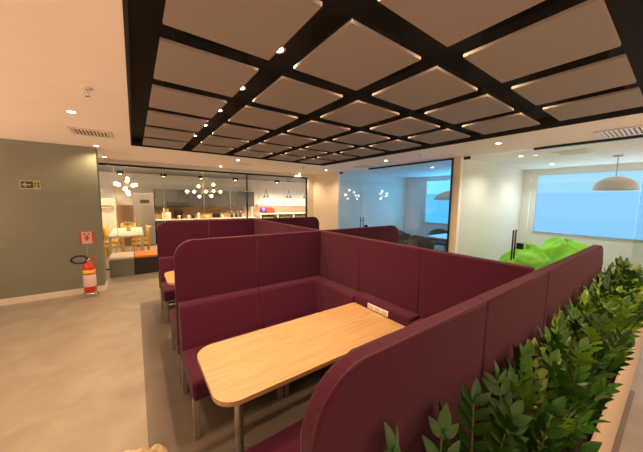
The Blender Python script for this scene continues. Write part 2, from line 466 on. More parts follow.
# ------------------------------------------------------------------ lights
WARM = (1.0, .65, .37)
def spot_lamp(name, loc, W, col=WARM, size=150, r=.035, blend=.7):
    l = bpy.data.lights.new(name, 'SPOT'); l.energy = W; l.color = col
    l.spot_size = math.radians(size); l.spot_blend = blend; l.shadow_soft_size = r
    o = bpy.data.objects.new(name, l); COL.objects.link(o); o.location = loc
    return o
DL = None
def downlight(x, y, z, label, W, group, size=150, col=WARM):
    global DL
    if DL is None:
        DL = thing('downlight', label, 'ceiling light', (x, y, z), 0, group)
        MB().lathe([(.034, -.004), (.047, -.006), (.050, -.001), (.050, 0), (.034, 0), (.034, -.004)], n=20).build('trim_ring', 'plastic', DL)
        MB().lathe([(0, -.003), (.033, -.003), (.033, -.0005), (0, -.0005)], n=20).build('lens', 'lamp', DL)
    else:
        again(DL, (x, y, z), label, group=group)
    spot_lamp('downlight_beam', (x, y, z - .03), W, col, size)
PW = 48
G1 = 'downlights in the plaster ceiling'
for x, y, lab in ((-.47, 3.70, 'round downlight in the plaster ceiling beside the vent, nearer than the vent'),
                  (-.47, 5.85, 'round downlight in the plaster ceiling just in front of the green wall'),
                  (-.47, 7.35, 'round downlight at the corner of the kitchen glass and green wall'),
                  (1.92, 5.87, 'round downlight just beyond the far edge of the black ceiling recess'),
                  (1.92, 7.3, 'round downlight over the middle of the kitchen glass front'),
                  (4.53, 6.12, 'round downlight in front of the cream corner wall'),
                  (4.53, 7.6, 'round downlight at the right end of the kitchen glass front'),
                  (4.41, 3.82, 'round downlight in front of the blue-lit meeting room glass'),
                  (4.35, 1.67, 'round downlight in front of the bean bag room door')):
    downlight(x, y, CZ, lab, PW * (.5 if (x < 0 and y > 5.5) else 1), G1)
for x, y in ((-2.6, 3.7), (-2.6, 1.4), (-.47, 1.4), (-2.6, 5.6), (-1.5, -1.2), (1.9, -1.2), (4.35, -.6), (3.2, -.9)):
    spot_lamp('unseen_room_beam', (x, y, CZ - .03), PW * (.45 if x < -1 else 1), WARM)  # out-of-view beams without fixtures, some added to brighten the floor
for k, y in enumerate((.90, 1.635, 2.37, 3.10, 3.83, 4.56)):
    downlight(.808, y, DZ, 'round downlight in the black recess strip, %s from the far end' % ORD[5 - k], PW * 1.5, 'downlights along the black recess strip', 120)
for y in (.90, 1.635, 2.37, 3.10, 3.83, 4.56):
        for xx in (1.533, 2.27, 3.01): spot_lamp('edge_fill_beam', (xx, y, DZ - .03), PW * .16, WARM, 165)  # beams without fixtures, added to brighten the panel edges
G2 = 'downlights in the meeting rooms'
COOL = (.85, .92, 1.0)
for x, y, lab in ((6.17, 3.82, 'round downlight in the ceiling of the blue-lit meeting room'),
                  (5.85, 1.86, 'round downlight in the bean bag room just behind its door'),
                  (7.54, 1.81, 'round downlight in the bean bag room midway to the window')):
    downlight(x, y, CZ, lab, 48 if y < 2 else 3, G2, col=(1, .97, .83))
for x in (-1.5, .9, 3.2, 5.2):
    spot_lamp('kitchen_fill_beam', (x, 9.9, CZ - .03), 270, (1, .63, .34))  # fill beams without fixtures, added to brighten the kitchen walls
for x in (5.0, 6.4, 7.6):
    spot_lamp('kitchen_fill_beam', (x, 10.2, CZ - .03), 130, (1, .88, .74))

# ------------------------------------------------------------------ booths
TH = .055; PT = 1.33; PB = .30
def screen(y, label, seams, x0=.258, x1=3.60, r=.15, PT=1.33):
    """high upholstered screen along X, front face at y"""
    s = thing('privacy_screen', label, 'booth screen', (0, y, 0), 0, 'burgundy upholstered booth screens')
    xs = [x0] + seams + [x1]
    for k, (a, b) in enumerate(zip(xs, xs[1:])):
        first, last = k == 0, k == len(xs) - 2
        p = rrect(a + (0 if first else .003), b - (0 if last else .003), PB, PT, r, 8, (0, 0, last, first))
        MB().prism(p, 'y', 0, TH, .012, 3).build('upholstered_panel', 'fabric', s)
    out = rrect(x0 + .004, x1 - .004, PB, PT - .004, r, 10, (0, 0, 1, 1))
    path = out[2:] if False else out
    path = [path[1]] + path[2:] + [path[0]]
    for yy in (.009, TH - .009):
        MB().tube([(u, yy, v) for u, v in path], .0055, 6).build('piping', 'piping', s)
    MB().box(x0 + .06, x1 - .10, .012, TH - .012, .02, PB - .002).build('added_shade_panel', 'pouf_black', s)  # black panel added to keep the space under the benches dark
    for x in (x0 + .03, seams[0], seams[1], x1 - .06):
        MB().box(x - .02, x + .02, TH / 2 - .018, TH / 2 + .018, 0, PB).build('leg', 'steel', s)
    return s
YA, YB, YC = .415, 2.515, 4.635
screen(YA, 'nearest long burgundy screen, curved end in the foreground behind the plants', [1.10, 1.875], .285, PT=1.317)
screen(YB, 'middle burgundy booth screen behind the wood table with the socket', [1.0, 1.82, 2.55], x1=3.27)
screen(YC, 'farthest burgundy booth screen in front of the kitchen glass', [1.0, 1.82, 2.55], x1=3.27)
SX0, SX1 = 1.79, 1.855
def spine(y0, y1, label, seams):
    s = thing('booth_divider', label, 'booth divider', (SX0, y0, 0), 0, 'burgundy dividers along the middle of the booths')
    ys = [0] + [v - y0 for v in seams] + [y1 - y0]
    for a, b in zip(ys, ys[1:]):
        MB().prism(rrect(a + .003, b - .003, PB, PT, .1, which=(0, 0, 0, 0)), 'x', 0, SX1 - SX0, .012, 3).build('upholstered_panel', 'fabric', s)
    for xx in (.010, SX1 - SX0 - .010):
        MB().tube([(xx, .01, PT - .004), (xx, y1 - y0 - .01, PT - .004)], .006, 6).build('piping', 'piping', s)
    MB().box(.012, SX1 - SX0 - .012, .01, y1 - y0 - .01, .02, PB - .002).build('added_shade_panel', 'pouf_black', s)  # same added black panel, cutting light from the neighbouring booth
    for yy in (.2, (y1 - y0) / 2, y1 - y0 - .2):
        MB().box(.02, .06, yy - .02, yy + .02, 0, PB).build('leg', 'steel', s)
    # padded ledge facing the table, carrying the sockets
    ty0, ty1 = YT0(y0), YT1(y0)
    l = MB().box(-.135, -.002, ty0 - y0, ty1 - y0, .47, .812, .018, 3).build('padded_ledge', 'fabric', s)
    pl = MB().box(-.141, -.134, 1.345 - YA - TH, 1.575 - YA - TH, .744, .792, .002, 1).build('socket_strip', 'plastic', l)
    for k in range(3):
        c = 1.385 + .075 * k - YA - TH
        MB().box(-.1425, -.1408, c - .028, c + .028, .752, .784).box(-.1445, -.1424, c - .016, c - .010, .764, .770).box(-.1445, -.1424, c + .010, c + .016, .764, .770).box(-.1445, -.1424, c - .003, c + .003, .772, .777).build('socket', 'label_white', pl)
    return s
def YT0(y0): return 1.142 + (y0 - YA - TH - .002)
def YT1(y0): return 1.755 + (y0 - YA - TH - .002)
spine(YA + TH + .002, YB - .002, 'nearer burgundy divider with a white socket strip beside the front table', [1.17, 1.84])
spine(YB + TH + .002, YC - .002, 'farther burgundy divider running back from the middle screen', [3.28, 3.95])

def bench(yb, d, label, ret=.752, dep=.685):
    """bench whose back stands against y = yb and whose seat faces direction d (+1 / -1 along Y)"""
    s = thing('booth_bench', label, 'bench', (0, yb, 0), 0, 'burgundy booth benches')
    def Y(v): return d * v
    def bx(mb, x0, x1, a, b, z0, z1, bev=0.):
        lo, hi = sorted((Y(a), Y(b))); return mb.box(x0, x1, lo, hi, z0, z1, bev, 3)
    for k, (x0, x1) in enumerate(((.262, .968), (.973, 1.782))):
        bx(MB(), x0, x1, .02, dep, .305, .455, .028).build('seat_cushion', 'fabric', s)
        # leaning low back
        pr = [(Y(.004), .45), (Y(.225), .45), (Y(.215), .50), (Y(.125), .775), (Y(.105), .79), (Y(.004), .79)]
        MB().prism(pr, 'x', x0 + (.004 if k == 0 else 0), x1, .012, 3).build('low_back', 'fabric', s)
        fr = MB()
        bx(fr, x0 + .02, x1 - .02, dep - .085, dep - .055, .275, .304); bx(fr, x0 + .02, x1 - .02, .08, .11, .275, .304)
        bx(fr, x0 + .02, x0 + .05, .11, dep - .085, .275, .304); bx(fr, x1 - .05, x1 - .02, .11, dep - .085, .275, .304)
        fr.build('seat_rail', 'steel', s)
        for x in (x0 + .005, x1 - .045):
            for y in (dep - .085, .07):
                bx(MB(), x, x + .04, y, y + .045, 0, .304, .003).build('leg', 'steel', s)
    # padded return along the divider
    pr = [(1.784, .45), (1.60, .45), (1.64, .775), (1.655, .79), (1.784, .79)]
    lo, hi = sorted((Y(.10), Y(ret)))
    MB().prism(pr, 'y', lo, hi, .012, 3).build('corner_return', 'fabric', s)
    return s
bench(YB - .001, -1, 'burgundy bench behind the front wood table, facing the foreground')
bench(YA + TH + .001, 1, 'burgundy bench hidden behind the curved foreground screen, only its seat showing', .665, .715)
bench(YB + TH + .001, 1, 'burgundy bench backing onto the far side of the middle screen', .665, .715)
bench(YC - .001, -1, 'farthest burgundy bench against the farthest screen by the kitchen')

def table(y, label):
    s = thing('booth_table', label, 'table', (0, y, 0), 0, 'oak booth tables')
    x0, x1, h = .266, 1.64, .292
    r = .11; p = []
    for cx, cy, a0 in ((x0 + r, -h + r, PI), ):
        for k in range(11): a = a0 + k / 10 * PI / 2; p.append((cx + r * math.cos(a), cy + r * math.sin(a)))
    p += [(x1, -h), (x1, h)]
    for k in range(11): a = PI / 2 + k / 10 * PI / 2; p.append((x0 + r + r * math.cos(a), h - r + r * math.sin(a)))
    MB().prism(p, 'z', .719, .745, .002, 1).build('tabletop', 'oak', s)
    MB().tube([(x, yy, .732) for x, yy in p[:12] ] , .0005, 4)
    MB().tube([(.45, 0, .014), (.45, 0, .718)], .026, 16).build('leg', 'steel', s)
    MB().lathe([(0, 0), (.19, 0), (.19, .008), (.03, .016), (0, .016)], .45, 0, 28).build('base_plate', 'steel', s)
    MB().box(.45, 1.56, -.02, .02, .690, .718).build('under_rail', 'steel', s)
    MB().tube([(1.40, 0, .014), (1.40, 0, .69)], .026, 16).build('leg', 'steel', s)
    MB().lathe([(0, 0), (.15, 0), (.15, .008), (.03, .016), (0, .016)], 1.40, 0, 28).build('base_plate', 'steel', s)
    return s
table(1.448, 'pale oak table with rounded corner in the front booth')
table(1.448 + YB - YA + .01, 'pale oak table in the farther booth, only its corner showing')

# ------------------------------------------------------------------ planter and plants
P0, P1, PY0, PY1, PZ = .38, 4.6, .150, .405, .55
pl = thing('planter_box', 'long cream planter box along the outside of the foreground screen', 'planter', (P0, PY0, 0))
L, D = P1 - P0, PY1 - PY0; t = .02
m = MB().box(0, L, 0, t, 0, PZ, .002, 1).box(0, L, D - t, D, 0, PZ, .002, 1).box(0, t, t, D - t, 0, PZ).box(L - t, L, t, D - t, 0, PZ).box(t, L - t, t, D - t, 0, .02)
m.build('box', 'planter', pl)
MB().box(t, L - t, t, D - t, .02, PZ - .04).build('soil', 'soil', pl)

def leaf(mb, base, along, nrm, ln, wd, rng):
    """pointed oval leaf folded along its midrib"""
    a = along.normalized(); s = a.cross(nrm).normalized(); n = s.cross(a).normalized()
    prof = [(0, .06), (.18, .62), (.42, 1.0), (.68, .82), (.88, .38), (1.0, .02)]
    droop = rng.uniform(.05, .2)
    mid, le, ri = [], [], []
    for tt, ww in prof:
        c = base + a * (ln * tt) - n * (droop * ln * tt * tt)
        mid.append(mb.bm.verts.new(c)); ww *= wd / 2
        le.append(mb.bm.verts.new(c + s * ww + n * ww * .32)); ri.append(mb.bm.verts.new(c - s * ww + n * ww * .32))
    for k in range(len(prof) - 1):
        for q in ((mid[k], mid[k + 1], le[k + 1], le[k]), (mid[k + 1], mid[k], ri[k], ri[k + 1])):
            f = mb.bm.faces.new(q); f.smooth = True; f.material_index = mb.mi
def zz_plant(seed, loc, label, nfr, hmax, fresh):
    rng = random.Random(seed)
    s = thing('zz_plant', label, 'plant', loc, 0, 'glossy green plants in the planter box')
    lv, st = MB(), MB()
    ylo, yhi = .10 - loc[1], YA - .012 - loc[1]          # stay between the screen and the aisle
    for q in range(nfr):
        ang = 2 * PI * (q + rng.uniform(-.3, .3)) / nfr
        back = .5 + .5 * math.sin(ang)                     # 1 = screen side, 0 = aisle side
        h = hmax * (.66 + .34 * back) * rng.uniform(.86, 1.0); out = rng.uniform(.07, .17)
        dr = Vector((math.cos(ang), math.sin(ang) * .75 - .12, 0))
        b0 = Vector((math.cos(ang) * .05, math.sin(ang) * .035, 0))
        pts = []
        for k in range(9):
            u = k / 8
            p = b0 + dr * (out * u ** 1.6) + Vector((0, 0, h * (u - .10 * u ** 3)))
            p.y = max(ylo + .03, min(p.y, yhi - .02)); pts.append(p)
        st.tube(pts, .005, 6, radii=[.0085 - .006 * k / 8 for k in range(9)])
        lv.mi = 2 if rng.random() < fresh else (1 if rng.random() < (.5 if fresh > .1 else .12) else 0)
        np_ = rng.randint(7, 9); ta = ang + rng.uniform(-.7, .7); side0 = Vector((-math.sin(ta), math.cos(ta), 0))
        for k in range(np_):
            u = .28 + .70 * k / (np_ - 1); x = u * 8; i0 = min(7, int(x)); p = pts[i0].lerp(pts[i0 + 1], x - i0)
            tan = (pts[i0 + 1] - pts[i0]).normalized()
            sd = (side0 - tan * side0.dot(tan)).normalized(); nr = sd.cross(tan)
            if nr.z < 0: nr = -nr
            ln = (.088 - .025 * abs(u - .55) * 2) * rng.uniform(.9, 1.2); wd = ln * rng.uniform(.36, .46)
            for sg in (-1, 1):
                al = (sd * sg * .72 + tan * rng.uniform(.65, 1.0) + nr * rng.uniform(-.1, .25)).normalized()
                e = p + al * ln
                if e.y > yhi - .01: al.y = min(al.y, (yhi - .01 - p.y) / ln)
                if e.y < ylo: al.y = max(al.y, (ylo - p.y) / ln)
                leaf(lv, p, al, nr, ln, wd, rng)
        leaf(lv, pts[-1], (pts[-1] - pts[-2]) + Vector((0, -.01, 0)), Vector((0, -.3, 1)), .08, .036, rng)
    for v in lv.bm.verts: v.co.y = min(v.co.y, yhi + .006)
    lv.build('foliage', ['leaf', 'leaf_mid', 'leaf_new'], s)
    st.build('stems', 'stem', s)
    return s
NP = 14
for k in range(NP):
    x = .52 + k * .29
    y = .272 + (.03 if k % 2 else -.02)
    h = [.65, .66, .60, .60, .56, .58, .58, .62, .60, .64, .62, .66, .66, .66][k]
    fr = [0, 0, .06, .35, .12, .3, .2, .6, .3, .2, .15, .2, .15, .2][k]
    lab = 'glossy green plant in the cream planter, %s from the end nearest the camera' % ORD[k]
    zz_plant(100 + k + (17 if k == 0 else 0), (x, y, PZ - .041), lab, 11 if k > 2 else 7, h, fr)

# ------------------------------------------------------------------ things on the green wall
e = thing('exit_sign', 'small dark exit sign with white left arrow high on the green wall', 'sign', (-1.315, 6.049, 1.875))
e.scale = (.90, 1, .86)
MB().box(-.125, .125, -.004, 0, -.078, .078).build('plate', 'sign_rim', e)
MB().box(-.112, .035, -.0055, -.0038, -.062, .062).build('arrow_field', 'sign_dark', e)
m = MB(); m.prism([(-.100, 0), (-.055, .045), (-.045, .035), (-.067, .010), (.005, .010), (.005, -.010), (-.067, -.010), (-.045, -.035), (-.055, -.045)], 'y', -.0070, -.0054); m.build('arrow', 'sign_rim', e)
MB().box(.035, .112, -.0055, -.0038, -.062, .062).build('figure_field', 'sign_lime', e)
m = MB()
m.box(.092, .110, -.0070, -.0054, -.055, .055)
m.prism([(.058 + .009 * math.cos(a * PI / 5), .040 + .009 * math.sin(a * PI / 5)) for a in range(10)], 'y', -.0070, -.0054)
for p in ([(.046, .026), (.064, .030), (.070, .012), (.060, -.008), (.050, -.004), (.056, .010)],
          [(.050, -.004), (.060, -.008), (.078, -.022), (.072, -.046), (.064, -.044), (.068, -.026), (.054, -.016)],
          [(.056, -.006), (.050, -.026), (.038, -.044), (.032, -.038), (.042, -.022), (.046, -.004)],
          [(.064, .030), (.078, .018), (.088, .024), (.086, .032), (.078, .028), (.068, .036)]):
    m.prism(p, 'y', -.0070, -.0054)
m.build('running_figure', 'sign_dark', e)

e = thing('extinguisher_sign', 'red and white extinguisher sign with down arrow low on the green wall', 'sign', (-.70, 6.049, .985))
MB().box(-.095, .095, -.004, 0, -.105, .105).build('plate', 'label_white', e)
MB().box(-.095, -.068, -.0055, -.0038, -.105, .105).box(.068, .095, -.0055, -.0038, -.105, .105).build('red_border', 'red', e)
m = MB()
m.prism([(-.040, .010), (-.018, .010), (-.018, .045), (.018, .045), (.018, .010), (.040, .010), (0, -.060)], 'y', -.0056, -.0038)
m.prism([(-.045, .05), (-.045, .08), (-.012, .08), (-.012, .055)], 'y', -.0056, -.0038).prism([(.045, .05), (.045, .08), (.012, .08), (.012, .055)], 'y', -.0056, -.0038)
m.build('arrow_symbol', 'red', e)

e = thing('fire_extinguisher', 'red fire extinguisher on a wire floor stand by the green wall corner', 'fire extinguisher', (-.675, 5.80, 0))
e.scale = (1.08, 1.08, 1.08)
MB().lathe([(0, .075), (.055, .075), (.07, .082), (.078, .10), (.078, .46), (.072, .50), (.05, .535), (.022, .55), (.022, .565), (0, .565)], n=28).build('cylinder', 'red', e)
MB().lathe([(.0788, .385), (.0788, .44), (.0775, .44), (.0775, .385)], n=28).build('yellow_label', 'label_yellow', e)
MB().lathe([(.0790, .175), (.0790, .365), (.0776, .365), (.0776, .175)], n=28).build('white_label', 'label_white', e)
MB().lathe([(0, .56), (.02, .56), (.024, .575), (.02, .61), (.012, .625), (0, .625)], n=16).build('valve', 'brass', e)
m = MB(); m.tube([(0, 0, .60), (.05, -.01, .615), (.12, -.015, .60)], .007, 8); m.tube([(0, 0, .615), (.05, -.01, .64), (.115, -.015, .645)], .007, 8)
m.build('trigger_handle', 'red', e)
pts = [(-.02, 0, .595)]
for k in range(17):
    a = PI * .12 + 2 * PI * .86 * k / 16
    pts.append((-.098 + .098 * math.cos(a), -.01 - .02 * math.sin(a) + .0015 * k, .605 + .062 * math.sin(a)))
m = MB(); m.tube(pts, .014, 10); m.build('hose', 'rubber', e)
m = MB()
m.tube([(.085 * math.cos(2 * PI * k / 16), .085 * math.sin(2 * PI * k / 16), .068) for k in range(17)], .005, 6)
for a in (.6, 2.4, 3.9, 5.5):
    m.tube([(.085 * math.cos(a), .085 * math.sin(a), .068), (.105 * math.cos(a), .105 * math.sin(a), .005)], .005, 6)
m.tube([(-.085, 0, .071), (.085, 0, .071)], .005, 6)
m.build('wire_stand', 'chrome', e)
m = MB(); m.tube([(-.03, .22, .80), (-.025, .215, .70), (-.01, .02, .64), (0, 0, .60)], .003, 6)
m.build('tether', 'steel', e)

# ------------------------------------------------------------------ ceiling fittings
def vent(x0, x1, y0, y1, label, name='air_vent', n=10, turn=False):
    s = thing(name, label, 'air vent', ((x0 + x1) / 2, (y0 + y1) / 2, CZ), 0, 'air vents in the plaster ceiling')
    a, b = (x1 - x0) / 2, (y1 - y0) / 2
    MB().box(-a, a, -b, b, -.003, -.0005).build('backing', 'slot', s)
    f = MB(); f.box(-a, a, -b, -b + .03, -.012, -.003).box(-a, a, b - .03, b, -.012, -.003).box(-a, -a + .03, -b + .03, b - .03, -.012, -.003).box(a - .03, a, -b + .03, b - .03, -.012, -.003)
    f.build('frame', 'vent', s)
    for k in range(n):
        x = -a + .03 + (k + .5) * (2 * a - .06) / n
        mm = MB(); h = (2 * a - .06) / n * .3
        if turn:
            x = -b + .03 + (k + .5) * (2 * b - .06) / n; h = (2 * b - .06) / n * .3
            mm.prism([(x - h, -.004), (x + h * .3, -.012), (x + h, -.012), (x - h * .3, -.004)], 'x', -a + .03, a - .03)
        else: mm.prism([(x - h, -.004), (x + h * .3, -.012), (x + h, -.012), (x - h * .3, -.004)], 'y', -b + .03, b - .03)
        mm.build('slat', 'vent', s)
    return s
vent(-.63, -.20, 4.50, 4.92, 'square slatted air vent in the left plaster ceiling near the green wall')
vent(4.52, 5.04, .12, .72, 'slatted air vent at the right above the bean bag room glass', n=14, turn=True)
vent(4.60, 5.02, 4.65, 5.08, 'square air vent in front of the meeting room door top', n=8)
vent(2.05, 2.40, 6.40, 6.60, 'small flat air vent beyond the far edge of the black recess', n=6)
vent(5.80, 6.25, .98, 1.40, 'square air vent in the ceiling inside the bean bag room', n=8)
def sprinkler(x, y, label):
    s = thing('sprinkler_head', label, 'sprinkler', (x, y, CZ), 0, 'sprinkler heads on the plaster ceiling')
    MB().lathe([(0, -.012), (.036, -.010), (.042, -.001), (.042, 0), (0, 0)], n=18).build('escutcheon', 'vent', s)
    m = MB(); m.tube([(0, 0, -.010), (0, 0, -.035)], .008, 8); m.tube([(-.012, 0, -.03), (-.014, 0, -.045), (0, 0, -.06)], .003, 6); m.tube([(.012, 0, -.03), (.014, 0, -.045), (0, 0, -.06)], .003, 6)
    m.build('nozzle', 'chrome', s)
    MB().lathe([(0, -.060), (.017, -.061), (.017, -.064), (0, -.064)], n=14).build('deflector', 'chrome', s)
sprinkler(-.26, 2.83, 'small sprinkler head on the left plaster ceiling nearer than the vent')
sprinkler(4.27, 2.90, 'small sprinkler head above the cream post of the glass fronts')
sprinkler(3.62, 5.89, 'small sprinkler head beyond the far right corner of the black recess')

# ------------------------------------------------------------------ kitchen
def chair(label, loc, rz):
    s = thing('dining_chair', label, 'chair', loc, rz, 'yellow chairs at the kitchen table')
    MB().box(-.21, .21, -.20, .21, .435, .465, .012).build('seat', 'yellow', s)
    m = MB(); m.prism(rrect(-.20, .20, .60, .86, .06, 5, (1, 1, 1, 1)), 'y', .19, .215, .006, 2); m.build('backrest', 'yellow', s)
    for x in (-.18, .18):
        MB().tube([(x, .19, 0), (x, .19, .45), (x, .195, .84)], .014, 8).build('back_leg', 'yellow', s)
        MB().tube([(x * 1.05, -.19, 0), (x, -.17, .44)], .014, 8).build('leg', 'yellow', s)
    return s
TX0, TX1, TY0, TY1 = -.55, .16, 8.02, 10.1
kt = thing('kitchen_table', 'long white kitchen table with yellow chairs behind the kitchen glass', 'table', ((TX0 + TX1) / 2, (TY0 + TY1) / 2, 0))
a, b = (TX1 - TX0) / 2, (TY1 - TY0) / 2
MB().box(-a, a, -b, b, .71, .75, .004, 1).build('tabletop', 'cab_white', kt)
for sx in (-1, 1):
    for sy in (-1, 1):
        x = sx * (a - .035); y = sy * (b - .035)
        MB().box(x - .03, x + .03, y - .03, y + .03, 0, .709).build('leg', 'cab_white', kt)
c0 = chair('yellow chair at the left near corner of the white kitchen table', (-.49, 8.40, 0), PI / 2)
again(c0, (-.49, 9.3, 0), 'yellow chair at the left far side of the white kitchen table', PI / 2)
again(c0, (.09, 8.55, 0), 'yellow chair at the right near side of the white kitchen table', -PI / 2)
again(c0, (.09, 9.5, 0), 'yellow chair at the right far side of the white kitchen table', -PI / 2)
again(c0, (-.49, 9.765, 0), 'yellow chair at the left end farthest from the kitchen glass', PI / 2)
again(c0, (-.19, 10.42, 0), 'yellow chair at the far end of the white kitchen table', 0)
# unclear striped shape, taken for a forearm, built as a jacket over the chair
m = MB()
n = 9
for k in range(n):
    pass
prf = [(-.735, .66), (-.738, .78), (-.728, .865), (-.695, .89), (-.662, .865), (-.652, .78), (-.65, .64)]
vsr = []
for j in range(7):
    y = 8.22 + .26 * j / 6
    vsr.append([m.bm.verts.new((x + .008 * math.sin(j * 2.1 + i), y, z + .012 * math.sin(j * 1.7 + i * .8))) for i, (x, z) in enumerate(prf)])
for j in range(6):
    for i in range(6):
        f_ = m.bm.faces.new((vsr[j][i], vsr[j][i + 1], vsr[j + 1][i + 1], vsr[j + 1][i])); f_.smooth = True
bmesh.ops.solidify(m.bm, geom=m.bm.faces[:], thickness=-.012)
tag(m.build('standin_jacket', 'stripe'), 'striped jacket in place of a likely forearm, over the yellow chair beside the green wall', 'jacket')
v = thing('flower_vase', 'small vase of red flowers and leaves on the white kitchen table', 'vase', (-.16, 9.15, .75))
MB().lathe([(0, 0), (.05, 0), (.06, .05), (.045, .10), (.05, .12), (.04, .12), (.035, .10), (0, .02)], n=18).build('pot', 'bottle_white', v)
m = MB(); rg = random.Random(4); m.mi = 0
for k in range(26):
    d = Vector((rg.uniform(-1, 1), rg.uniform(-1, 1), rg.uniform(.4, 1.3))).normalized()
    leaf(m, Vector((0, 0, .12)) + d * .03, d, Vector((0, 0, 1)) + d * .1, rg.uniform(.10, .17), .045, rg)
m.build('leaves', 'leaf_new', v)
m = MB()
for k in range(7):
    m.sphere((rg.uniform(-.11, .11), rg.uniform(-.1, .1), rg.uniform(.17, .26)), .020, 8, 6)
m.build('blossoms', 'flower_red', v)

# poufs in front of the kitchen glass
def pouf(x0, x1, body, cush, label, y0=6.94, y1=7.62, h=.36):
    s = thing('storage_pouf', label, 'pouf', ((x0 + x1) / 2, (y0 + y1) / 2, 0), 0, 'box poufs in front of the kitchen glass')
    a, b = (x1 - x0) / 2 - .003, (y1 - y0) / 2
    MB().box(-a, a, -b, b, 0, h, .006, 1).build('body', body, s)
    MB().box(-a + .004, a - .004, -b + .004, b - .004, h, h + .055, .018, 3).build('cushion', cush, s)
pouf(-.49, -.055, 'pouf_green', 'offwhite', 'olive grey box pouf with off white cushion in front of the kitchen glass')
pouf(-.055, .40, 'pouf_black', 'orange', 'black box pouf with orange cushion beside the olive grey pouf')
pouf(.40, .86, 'pouf_black', 'orange', 'black box pouf with orange cushion partly hidden by the booth screens')

# fridge, tall unit, wood panel
fr = thing('refrigerator', 'tall brushed steel refrigerator standing at the left of the kitchen counter', 'refrigerator', (.27, 11.22, 0))
MB().box(-.30, .30, -.27, .31, .03, 1.86, .01).build('body', 'fridge', fr)
for z0, z1 in ((.06, .70), (.72, 1.85)):
    d = MB().box(-.295, .295, -.315, -.272, z0, z1, .012).build('door', 'fridge', fr)
    MB().tube([(-.26, -.316, z0 + .1 if z0 > .5 else z1 - .35), (-.26, -.345, z0 + .13 if z0 > .5 else z1 - .32), (-.26, -.345, z0 + .45 if z0 > .5 else z1 - .08), (-.26, -.316, z0 + .48 if z0 > .5 else z1 - .05)], .01, 8).build('handle', 'chrome', d)
MB().box(-.10, .16, -.320, -.314, 1.50, 1.62).build('display_panel', 'appliance', fr)
MB().box(-.28, .28, -.25, .28, 0, .03).build('plinth', 'rubber', fr)
tu = thing('tall_cabinet', 'tall white cabinet at the far left of the kitchen behind the table', 'cabinet', (-.78, 11.2, 0))
MB().box(-.42, .30, -.28, .33, 0, 1.66, .004, 1).build('body', 'cab_white', tu)
for x0, x1 in ((-.415, .057), (.063, .295)):
    MB().box(x0, x1, -.302, -.281, .06, 1.64, .003, 1).build('door', 'cab_white', tu)
m = MB(); out = rrect(-.40, .22, 1.25, 1.42, .07, 5, (1, 1, 1, 1))  # black oval loop with a cross bar, its use unclear
m.tube([(u, -.335, vv) for u, vv in out] + [(out[0][0], -.335, out[0][1])], .010, 6)
m.tube([(-.38, -.335, 1.335), (.20, -.335, 1.335)], .009, 6)
m.tube([(-.1, -.302, 1.335), (-.1, -.335, 1.335)], .008, 6)
m.build('black_loop', 'black_metal', tu)
struct(MB().box(-.47, -.04, 11.30, KB - .002, 0, 1.42).build('trim_3', 'panel_dark'))

# counter run
CX0, CX1, CYF = .60, 4.35, 11.0
wt = tag(MB().box(CX0, CX1, CYF - .02, KB - .03, .87, .905, .003, 1).build('worktop', 'counter'), 'long white kitchen worktop under the slate grey wall cabinets', 'worktop')
for k in range(5):
    x0 = CX0 + k * (CX1 - CX0) / 5; x1 = x0 + (CX1 - CX0) / 5
    s = thing('base_cabinet', 'slate grey base cabinet under the white worktop, %s from the refrigerator' % ORD[k], 'cabinet', (x0, CYF, 0), 0, 'base cabinets under the worktop')
    W_ = x1 - x0
    MB().box(.002, W_ - .002, .022, .5, .08, .868).build('body', 'cab_grey', s)
    d = MB().box(.004, W_ - .004, 0, .02, .085, .865, .002, 1).build('door', 'cab_grey', s)
    MB().box(W_ / 2 - .07, W_ / 2 + .07, -.014, 0, .80, .812).build('handle', 'black_metal', d)
    MB().box(.01, W_ - .01, .06, .48, 0, .079).build('plinth', 'rubber', s)
    s2 = thing('wall_cabinet', 'slate grey wall cabinet above the worktop, %s from the refrigerator' % ORD[k], 'cabinet', (x0, 11.2, 0), 0, 'slate grey wall cabinets')
    zb = 1.38 if k != 0 else 1.62
    zb = 1.36
    MB().box(.002, W_ - .002, .022, .34, zb, 2.0).build('body', 'cab_grey', s2)
    for q in range(2):
        MB().box(.004 + q * W_ / 2, W_ / 2 - .003 + q * W_ / 2, 0, .02, zb, 2.0, .002, 1).build('door', 'cab_grey', s2)
struct(MB().box(CX0, CX1, KB - .025, KB, .906, 1.36).build('trim_4', 'panel_wood'))
struct(MB().box(4.42, FX, KB - .025, KB, 0, 1.38).build('trim_5', 'panel_wood'))
mwv = thing('microwave_oven', 'black built-in microwave hanging under the first wall cabinets', 'microwave', (1.35, 11.19, 0))
MB().box(-.36, .36, -.19, .0, 1.36, 1.56, .006).build('body', 'appliance', mwv)
MB().box(-.34, .18, -.197, -.191, 1.38, 1.54).build('door', 'appliance', mwv)
MB().box(.02, .30, -.201, -.1975, 1.545, 1.556).build('light_strip', 'chrome', mwv)
